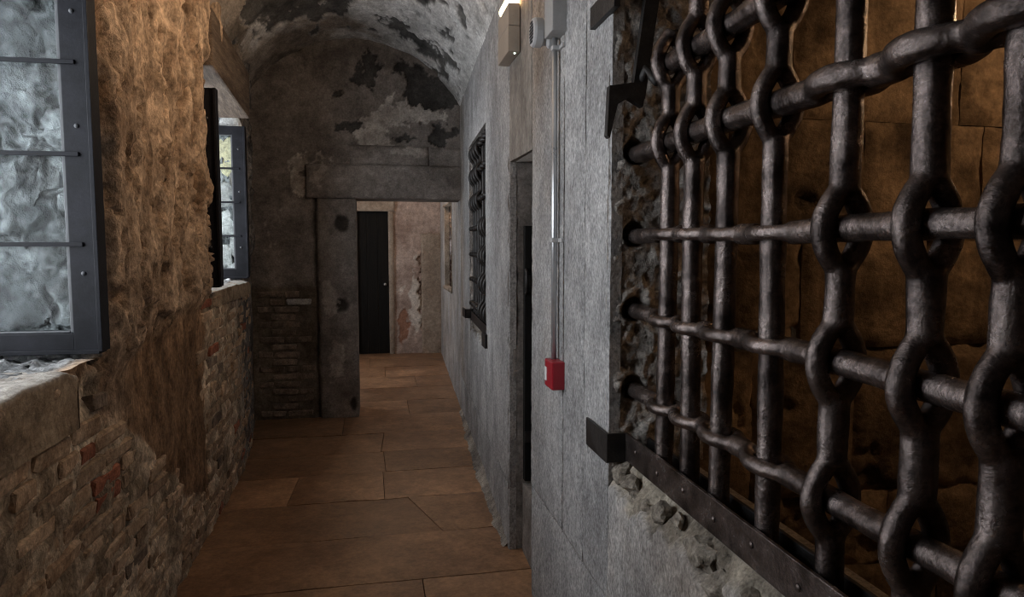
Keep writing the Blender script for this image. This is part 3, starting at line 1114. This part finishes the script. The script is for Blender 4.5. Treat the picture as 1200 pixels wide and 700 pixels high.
bm.faces.new(f1[::-1])
for i in range(len(prof)):
    bm.faces.new((f0[i], f1[i], f1[(i + 1) % len(prof)], f0[(i + 1) % len(prof)]))
keep_world(bm_obj('hook_tail', bm, MAT['iron_dark']), hk)
bm = bmesh.new()
tube(bm, [(.745, 1.90, 2.045), (.760, 1.86, 2.10), (.765, 1.835, 2.07), (.770, 1.81, 2.05)], .012, 10)
keep_world(bm_obj('hook_pin', bm, MAT['iron_dark'], None, True), hk)
cb = empty('wall_cramp', (.67, 1.98, 2.31))
tag(cb, 'flat dark iron cramp fixed on the grey slab at the top edge', 'cramp')
bm = bmesh.new()
bm_box(bm, (.664, 1.87, 2.268), (.684, 2.09, 2.335), .003)
keep_world(bm_obj('cramp_plate', bm, MAT['iron_dark']), cb)

# far grille: the same weave seen nearly edge-on
fg = empty('window_grille', (.84, 5.0, 1.0))
tag(fg, 'small far iron grille seen edge-on in the slab wall past the door', 'grille')
fVY = [4.58 + .165 * i for i in range(7)]
fHZ = [1.13, 1.33, 1.53, 1.735, 1.94, 2.15, 2.33]


def fx(y):
    return float(XR(y)) + .045


fgx = fx(5.0)
for i, y in enumerate(fVY):
    bm = bmesh.new()
    ey = [z for z in fHZ if (z > 1.75) == (y > 5.05)]
    bar(bm, 'z', y, .99, 2.42, .020, fHZ, ey, fx(y), lambda t: 0.0)
    forge(bm, 'upright_bar', MAT['iron_dark'], fg, .0075, .001, 500 + i, 4)
for j, z in enumerate(fHZ):
    bm = bmesh.new()
    ey = [y for y in fVY if (y > 5.05) != (z > 1.75)]
    sl = (fx(5.6) - fx(4.44)) / 1.16
    bar(bm, 'y', z, 4.43, 5.66, .020, fVY, ey, 0.0, lambda t: 0.0, b=.036)
    for v in bm.verts:
        v.co.x += fx(v.co.y)
    forge(bm, 'cross_bar', MAT['iron_dark'], fg, .0075, .001, 520 + j, 4)
bm = bmesh.new()
bm_box(bm, (fx(5.6) - .085, 5.60, 1.0), (fx(5.6) - .01, 5.612, 1.075), .002)
bm_box(bm, (fx(5.6) - .083, 5.60, 1.0), (fx(5.6) - .075, 5.78, 1.075), .002)
keep_world(bm_obj('corner_bracket', bm, MAT['iron_dark']), fg)
bm = bmesh.new()
bm_box(bm, (-.035, 4.45, .985), (-.026, 5.61, 1.055), .002)
for v in bm.verts:
    v.co.x += fx(v.co.y)
keep_world(bm_obj('sill_strap', bm, MAT['iron_dark']), fg)
bm = bmesh.new()
bm_box(bm, (float(XR(4.46)) - .022, 4.36, .93), (float(XR(4.46)) + .02, 4.50, 1.02), .003)
keep_world(bm_obj('corner_bracket', bm, MAT['iron_dark']), fg)
# dark room behind the far grille
s = Skin()
s.box((1.6, 4.2, -.1), (1.7, 5.9, 2.9))
s.box((1.1, 4.1, -.1), (1.7, 4.2, 2.9))
s.box((1.1, 5.9, -.1), (1.7, 6.0, 2.9))
s.box((1.05, 4.1, 2.6), (1.7, 6.0, 2.9))
s.box((1.05, 4.1, -.1), (1.7, 6.0, 0))
wc = s.build('wall_back', MAT['cell'], smooth=False)
tag(wc, 'unlit brown walls of the cell behind the far grille', 'wall', kind='structure')


# ================================================================== WINDOWS
def casement(parent, hinge, ang, w, h, panes, seed):
    """hinge at origin, leaf along local +x, glass in the xz plane"""
    st, th_, bd = .082, .024, .012
    bm = bmesh.new()
    bm_box(bm, (0, -th_, 0), (st, th_, h), .003)
    bm_box(bm, (w - st, -th_, 0), (w, th_, h), .003)
    bm_box(bm, (st - .002, -th_, 0), (w - st + .002, th_, .062), .003)
    bm_box(bm, (st - .002, -th_, h - .062), (w - st + .002, th_, h), .003)
    bm_box(bm, (w - .004, -th_ - .012, 0), (w + .010, th_ + .004, h), .002)
    bm_box(bm, (0, -th_ - .010, -.008), (w, th_, .006), .002)
    leaf = bm_obj('casement', bm, MAT['frame'], parent)
    leaf.location = Vector(hinge) - parent.location
    leaf.rotation_euler = (0, 0, ang)
    for (a, b) in (((st, -.016, .062), (st + bd, .016, h - .062)), ((w - st - bd, -.016, .062), (w - st, .016, h - .062)),
                   ((st + bd, -.016, .062), (w - st - bd, .016, .062 + bd * .6)), ((st + bd, -.016, h - .062 - bd * .6), (w - st - bd, .016, h - .062))):
        box_obj('glazing_bead', a, b, MAT['bead'], leaf, .003)
    z0, z1 = .062, h - .062
    step = (z1 - z0) / panes
    for i in range(panes):
        bm = bmesh.new()
        bm_box(bm, (st, -.002, z0 + step * i), (w - st, .002, z0 + step * (i + 1)))
        bm_obj('pane', bm, MAT['glass'], leaf)
        if i:
            bm = bmesh.new()
            zz_ = z0 + step * i
            bm_box(bm, (st * .45, -th_ - .009, zz_ - .007), (w - st * .45, -th_ + .004, zz_ + .007), .002)
            bm_obj('glazing_bar', bm, MAT['frame'], leaf)
    for zz_ in (h * .2, h * .57, h * .85):
        bm = bmesh.new()
        bmesh.ops.create_uvsphere(bm, u_segments=10, v_segments=6, radius=.008)
        bmesh.ops.translate(bm, vec=(w - st * .5, -th_, zz_), verts=bm.verts)
        bm_obj('stud', bm, MAT['bead'], leaf, True)
    return leaf


def fixed_frame(parent, y0, y1, z0, z1, x=-1.46):
    bm = bmesh.new()
    t = .05
    L = parent.location
    for (a, b) in (((x, y0 - .02, z0 - .02), (x + .06, y0 + t, z1 + .02)), ((x, y1 - t, z0 - .02), (x + .06, y1 + .02, z1 + .02)),
                   ((x, y0 + t, z0 - .02), (x + .06, y1 - t, z0 + t)), ((x, y0 + t, z1 - t), (x + .06, y1 - t, z1 + .02))):
        bm_box(bm, Vector(a) - L, Vector(b) - L, .003)
    bm_obj('window_frame', bm, MAT['frame'], parent)


def sill_top(parent, y0, y1, x0, x1, z0, z1, seed, mat='sill'):
    """stone sill with a worn top and front"""
    k = Skin(('front',))
    L = np.array(parent.location)
    u = lin((y0, y1, .014))
    t = np.concatenate([np.linspace(0, 1, 26), 1 + np.linspace(.06, 1, 14)])
    T, U = np.meshgrid(t, u, indexing='ij')
    top = np.minimum(T, 1)
    fr = np.maximum(T - 1, 0)
    x = x0 + (x1 - x0) * top
    z = z1 - (z1 - z0) * fr
    P = np.stack([x, U, z], -1)
    e = sstep(0, .07, U - y0) * sstep(0, .07, y1 - U)
    rnd = (1 - sstep(0, .08, np.abs(T - 1)))
    P[..., 2] += .010 * fbm(P * 9, 4, seed) * (1 - fr) - rnd * .008
    P[..., 0] += .008 * fbm(P * 9, 4, seed + 9) - rnd * .008
    P[..., 2] += (1 - e) * -.02 * (1 - fr)
    k.grid(P - L, None, front=sstep(0.0, .15, fr))  # brown plaster front, coloured darker to stand in for its low light
    for ed in (P[:, 0], P[:, -1]):
        b = ed.copy()
        b[:, 2] = z0
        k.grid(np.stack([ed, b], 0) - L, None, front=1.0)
    return k.build('window_sill', MAT[mat], parent)


win1 = empty('window_1', (-1.43, 1.86, 1.22))
tag(win1, 'near window with its metal casement folded back against the lit reveal', 'window', kind='structure')
fixed_frame(win1, 1.15, 2.57, 1.22, 2.65)
casement(win1, (-1.405, 2.535, 1.248), math.radians(-2.2), .50, 1.30, 4, 1)
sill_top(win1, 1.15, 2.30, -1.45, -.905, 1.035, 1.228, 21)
win2 = empty('window_2', (-1.43, 4.8, 1.33))
tag(win2, 'far window with two metal casements standing open in the wall', 'window', kind='structure')
fixed_frame(win2, 4.10, 5.50, 1.33, 2.60)
casement(win2, (-1.41, 5.455, 1.362), 0.0, .465, 1.12, 4, 2)
near_leaf = casement(win2, (-1.40, 4.135, 1.372), 0.0, .535, 1.10, 4, 3)
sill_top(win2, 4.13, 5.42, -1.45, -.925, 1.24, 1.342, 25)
# tilted lintel timber over the far window
bm = bmesh.new()
bm_box(bm, (-1.25, 4.16, 2.60), (-.872, 5.30, 2.93), .015)
bmesh.ops.rotate(bm, cent=(-1, 4.16, 2.76), matrix=Matrix.Rotation(math.radians(-4.5), 3, 'X'), verts=bm.verts)
for v in bm.verts:
    v.co -= win2.location
bm_obj('lintel_beam', bm, MAT['beam'], win2)
# stones showing in the far jamb of window_2
for i, (x, z, rx, rz, mm) in enumerate(((-1.07, 2.27, .075, .15, 'stone_yellow'), (-1.10, 1.98, .085, .10, 'stone_grey'), (-1.02, 2.08, .05, .08, 'stone_dim'), (-1.08, 1.76, .07, .10, 'stone_white'),
                                      (-1.02, 1.60, .06, .09, 'stone_grey'), (-1.12, 1.52, .07, .09, 'stone_white'), (-1.06, 1.42, .05, .05, 'stone_white'), (-1.22, 2.2, .07, .12, 'stone_white'),
                                      (-1.24, 1.9, .07, .12, 'stone_grey'), (-1.24, 1.6, .07, .12, 'stone_white'), (-1.05, 2.50, .08, .07, 'stone_white'), (-1.20, 2.46, .08, .09, 'stone_grey'))):
    bm = bmesh.new()
    bmesh.ops.create_icosphere(bm, subdivisions=2, radius=1)
    for v in bm.verts:
        c = v.co
        n_ = float(fbm(np.array([c.x * 1.3 + i * 5, c.y * 1.3, c.z * 1.3]), 3, 600 + i))
        for k_ in range(3):
            c[k_] = math.copysign(abs(c[k_]) ** .6, c[k_])
        v.co = Vector((x + c.x * rx * (1 + .3 * n_), 5.505 + c.y * .03, z + c.z * rz * (1 + .3 * n_)))
    bm_obj('reveal_stone', bm, MAT[mm], wall_left)

# ================================================================== FAR ROOM
s = Skin(('dark', 'light', 'red'))
xs = lin((-1.6, -.28, .05), (-.28, .19, .05), (.19, 1.1, .012))
zs = lin((-.02, 2.10, .014), (2.10, 3.1, .05))
X, Z = np.meshgrid(xs, zs, indexing='ij')
q = np.stack([X, Z, 0 * X], -1)
n1 = fbm(q * 3.4, 5, 711, .6)
n2 = fbm(q * 11, 4, 717, .6)
X_, Z_ = X, Z
X, Z = ragged(X, Z, .10, 8, 341)
red = sstep(.45, .6, blob(X, Z, .38, .42, .12, .35) + .55 * n1)
light = sstep(.45, .6, blob(X, Z, .57, .75, .07, .7) + .6 * blob(X, Z, .35, .95, .15, .12) + .45 * n1) * (1 - red)
dark = sstep(.4, .55, .7 * blob(X, Z, .642, .9, .03, .8) + .55 * n1 * blob(X, Z, .64, .9, .12, 1))
X, Z = X_, Z_
PP = np.stack([X, 10.2 - (.010 * n1 + .005 * n2 - .015 * red - .03 * dark), Z], -1)
xc, zc = np.meshgrid((xs[1:] + xs[:-1]) / 2, (zs[1:] + zs[:-1]) / 2, indexing='ij')
s.grid(PP, ~((xc > -.28) & (xc < .19) & (zc < 2.10)), dark=dark, light=light, red=red)
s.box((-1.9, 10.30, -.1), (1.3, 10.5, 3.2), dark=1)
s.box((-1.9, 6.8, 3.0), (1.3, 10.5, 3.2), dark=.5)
for (a, b, c, d) in ((6.85, 7.75, -.1, 3.2), (9.05, 10.5, -.1, 3.2), (7.75, 9.05, -.1, 1.1), (7.75, 9.05, 2.4, 3.2)):
    s.box((-1.85, a, c), (-1.5, b, d), light=.3)
wall_far = s.build('wall_far', MAT['far'])
tag(wall_far, 'pinkish peeling plaster wall of the room beyond the doorway', 'wall', kind='structure')
# right side wall of the far room, with its own barred opening
s = Skin(('stain', 'broken'))
for (a, b, c, d) in ((6.5, 7.70, -.05, 3.2), (8.62, 10.3, -.05, 3.2), (7.70, 8.62, -.05, 1.1), (7.70, 8.62, 2.08, 3.2)):
    u = lin((a, b, .03))
    v = lin((c, d, .03))
    U, V = np.meshgrid(u, v, indexing='ij')
    q = np.stack([U, V, 0 * U], -1)
    s.grid(np.stack([XR(U) + .004 * fbm(q * 6, 4, 801), U, V], -1), None, stain=np.clip(.5 * fbm(q * 3, 3, 803) + .2, 0, 1))
    x = float(XR(b)) + .04
    s.box((x, a, c), (x + .3, b, d), stain=.5)
for (a, b) in (((.84, 7.66, 1.06), (1.2, 8.66, 1.1)), ((.86, 8.62, 1.06), (1.2, 8.66, 2.1)), ((.84, 7.66, 1.06), (1.2, 7.70, 2.1)), ((.84, 7.66, 2.08), (1.2, 8.66, 2.1)), ((1.15, 7.6, 1.0), (1.25, 8.7, 2.2))):
    s.box(a, b, stain=1)
wall_side = s.build('wall_side', MAT['grey'])
tag(wall_side, 'grey side wall of the far room with a small barred niche', 'wall', kind='structure')
ng = empty('window_grille', (.93, 8.15, 1.1))
tag(ng, 'tiny iron grille in the niche of the far room', 'grille')
for i in range(5):
    bm = bmesh.new()
    y = 7.82 + .165 * i
    cyl(bm, (float(XR(y)) + .04, y, 1.09), (float(XR(y)) + .04, y, 2.09), .018, 10)
    keep_world(bm_obj('upright_bar', bm, MAT['iron'], None, True), ng)
for i in range(4):
    bm = bmesh.new()
    z = 1.28 + .2 * i
    cyl(bm, (float(XR(7.69)) + .04, 7.69, z), (float(XR(8.63)) + .04, 8.63, z), .018, 10)
    keep_world(bm_obj('cross_bar', bm, MAT['iron'], None, True), ng)

door2 = empty('door_2', (-.04, 10.24, 0))
tag(door2, 'tall black door closed at the end of the far room', 'door', kind='structure')
for i in range(3):
    keep_world(box_obj('plank', (-.28 + i * .157, 10.245, .005), (-.28 + i * .157 + .1555, 10.285, 2.095), MAT['door'], None, .004), door2)
bm = bmesh.new()
bmesh.ops.create_uvsphere(bm, u_segments=12, v_segments=8, radius=.022)
bmesh.ops.translate(bm, vec=(.135, 10.225, 1.03), verts=bm.verts)
cyl(bm, (.135, 10.225, 1.03), (.135, 10.247, 1.03), .008, 8)
keep_world(bm_obj('door_knob', bm, MAT['steel'], None, True), door2)
trim3 = empty('trim_3', (0, 10.2, 0))
tag(trim3, 'stone frame round the black far door', 'door frame', kind='structure')
for o in (stone_face('frame_head', -.42, .285, 2.10, 2.255, 10.15, 10.3, None, 43, mat='farstone'),
          stone_face('frame_jamb', .19, .265, -.02, 2.10, 10.16, 10.3, None, 44, mat='farstone'),
          stone_face('frame_jamb', -.36, -.28, -.02, 2.10, 10.16, 10.3, None, 45, mat='farstone')):
    keep_world(o, trim3)
pier = stone_face('trim_4', .665, .99, -.02, 1.78, 10.13, 10.25, None, 47, mat='farstone')
tag(pier, 'plain beige stone pier beside the peeling far wall', 'pier', kind='structure')
win3 = empty('added_window_3', (-1.7, 8.4, 1.1))  # out of view, added to bring daylight into the far room
tag(win3, 'unseen window added to let daylight into the far room', 'window', kind='structure')
fixed_frame(win3, 7.75, 9.05, 1.1, 2.4, -1.72)

fl = empty('unseen_ceiling_lamp', (.1, 8.6, 3.0))  # unseen lamp, added to brighten and warm the far room
tag(fl, 'unseen warm ceiling lamp added to light the room beyond the doorway', 'lamp')
bm = bmesh.new()
cyl(bm, (.1, 8.6, 3.0), (.1, 8.6, 2.96), .08)
keep_world(bm_obj('lamp_base', bm, MAT['lampbody'], None, True), fl)
bm = bmesh.new()
bmesh.ops.create_uvsphere(bm, u_segments=20, v_segments=12, radius=.06)
bmesh.ops.translate(bm, vec=(.1, 8.6, 2.93), verts=bm.verts)
keep_world(bm_obj('lamp_globe', bm, MAT['bulb'], None, True), fl)
pl = bpy.data.lights.new('lamp_light', 'POINT')
pl.color = (1.0, .75, .55)
pl.energy = 13
pl.shadow_soft_size = .06
po = bpy.data.objects.new('lamp_light', pl)
COL.objects.link(po)
po.location = (.1, 8.6, 2.82)
keep_world(po, fl)

# closed end of the corridor behind the viewer
s = Skin()
s.box((-1.6, -3.2, -.1), (1.3, -3.0, 3.8))
wb = s.build('wall_rear', MAT['warmgrey'], smooth=False)
tag(wb, 'plain stone wall closing the corridor behind the viewer', 'wall', kind='structure')

# ================================================================== FITTINGS ON THE RIGHT WALL
lamp = empty('wall_lamp', (.64, 3.30, 2.50))
tag(lamp, 'taupe box wall lamp glowing at its top above the cell door', 'lamp')
bm = bmesh.new()
bm_box(bm, (.615, 3.17, 2.495), (.672, 3.44, 2.612), .004)
keep_world(bm_obj('lamp_housing', bm, MAT['lampbody']), lamp)
bm = bmesh.new()
bm_box(bm, (.617, 3.172, 2.615), (.672, 3.438, 2.715), .004)
keep_world(bm_obj('lamp_cover', bm, MAT['lampbody']), lamp)
bm = bmesh.new()
tube(bm, [(.642, 3.20, 2.745), (.642, 3.41, 2.745)], .026, 16)
keep_world(bm_obj('lamp_tube', bm, MAT['bulb'], None, True), lamp)
bm = bmesh.new()
bmesh.ops.create_uvsphere(bm, u_segments=10, v_segments=6, radius=.005)
bmesh.ops.translate(bm, vec=(.650, 3.19, 2.494), verts=bm.verts)
keep_world(bm_obj('indicator_light', bm, MAT['led'], None, True), lamp)
l = bpy.data.lights.new('lamp_light', 'AREA')
l.shape = 'RECTANGLE'
l.size, l.size_y = .05, .22
l.color = (1.0, .70, .44)
l.energy = 16
l.spread = math.radians(175)
lo = bpy.data.objects.new('lamp_light', l)
COL.objects.link(lo)
lo.location = (.608, 3.305, 2.765)
lo.rotation_euler = (0, math.radians(115), 0)
keep_world(lo, lamp)

jb = empty('trunking_box', (.66, 2.46, 2.36))
tag(jb, 'grey cable trunking box above the siren', 'trunking')
keep_world(box_obj('trunking_body', (.626, 2.405, 2.362), (.690, 2.520, 2.86), MAT['boxgrey'], None, .004), jb)
sr = empty('alarm_siren', (.68, 2.62, 2.40))
tag(sr, 'round pale alarm siren with slotted face on the stone wall', 'siren')
bm = bmesh.new()
cyl(bm, (.677, 2.62, 2.415), (.640, 2.62, 2.415), .046, 28)
keep_world(bm_obj('siren_base', bm, MAT['plastic'], None, False), sr)
bm = bmesh.new()
tube(bm, [(.640, 2.62, 2.415), (.636, 2.62, 2.415), (.610, 2.62, 2.415), (.602, 2.62, 2.415), (.600, 2.62, 2.415)], [.052, .055, .055, .051, .046], 32)
sh = bm_obj('siren_head', bm, MAT['plastic'], None, False)
keep_world(sh, sr)
for i in range(7):
    hw_ = .030 if i in (2, 3, 4) else (.025 if i in (1, 5) else .016)
    dz = (i - 3) * .0120
    o = box_obj('sound_slot', (.5975, 2.62 - hw_, 2.415 + dz - .0036), (.601, 2.62 + hw_, 2.415 + dz + .0036), MAT['black'], None, .0008)
    o.parent = sh
bm = bmesh.new()
tube(bm, [(.680, 2.575, 2.375), (.655, 2.575, 2.375), (.650, 2.575, 2.375)], [.020, .020, .017], 20)
bmesh.ops.scale(bm, vec=(1, 1, 1.5), space=Matrix.Translation((-.66, -2.575, -2.375)), verts=bm.verts)
keep_world(bm_obj('cable_gland', bm, MAT['plastic'], None, False), sr)

cp = empty('conduit_pipe', (.665, 2.49, 1.16))
tag(cp, 'thin shiny metal conduit running down to the red call point', 'pipe')
bm = bmesh.new()
tube(bm, [(.660, 2.492, 1.165), (.660, 2.494, 1.7), (.660, 2.500, 2.37)], .0105, 14)
keep_world(bm_obj('conduit', bm, MAT['steel'], None, True), cp)
for z in (1.62, 2.325):
    bm = bmesh.new()
    bm_box(bm, (.647, 2.480, z - .008), (.684, 2.510, z + .008), .003)
    bm_box(bm, (.672, 2.440, z - .007), (.684, 2.482, z + .007), .002)
    keep_world(bm_obj('pipe_clip', bm, MAT['plastic']), cp)
rb = empty('fire_call_point', (.66, 2.46, 1.06))
tag(rb, 'small red fire call point box at the end of the conduit', 'call point')
body = box_obj('call_point_box', (.632, 2.41, 1.065), (.684, 2.525, 1.170), MAT['red'], None, .006)
keep_world(body, rb)
o = box_obj('reflection_patch', (.6300, 2.488, 1.088), (.6325, 2.513, 1.140), MAT['white'], None, .001)  # white patch painted for the reflection on the side of the box
o.parent = body
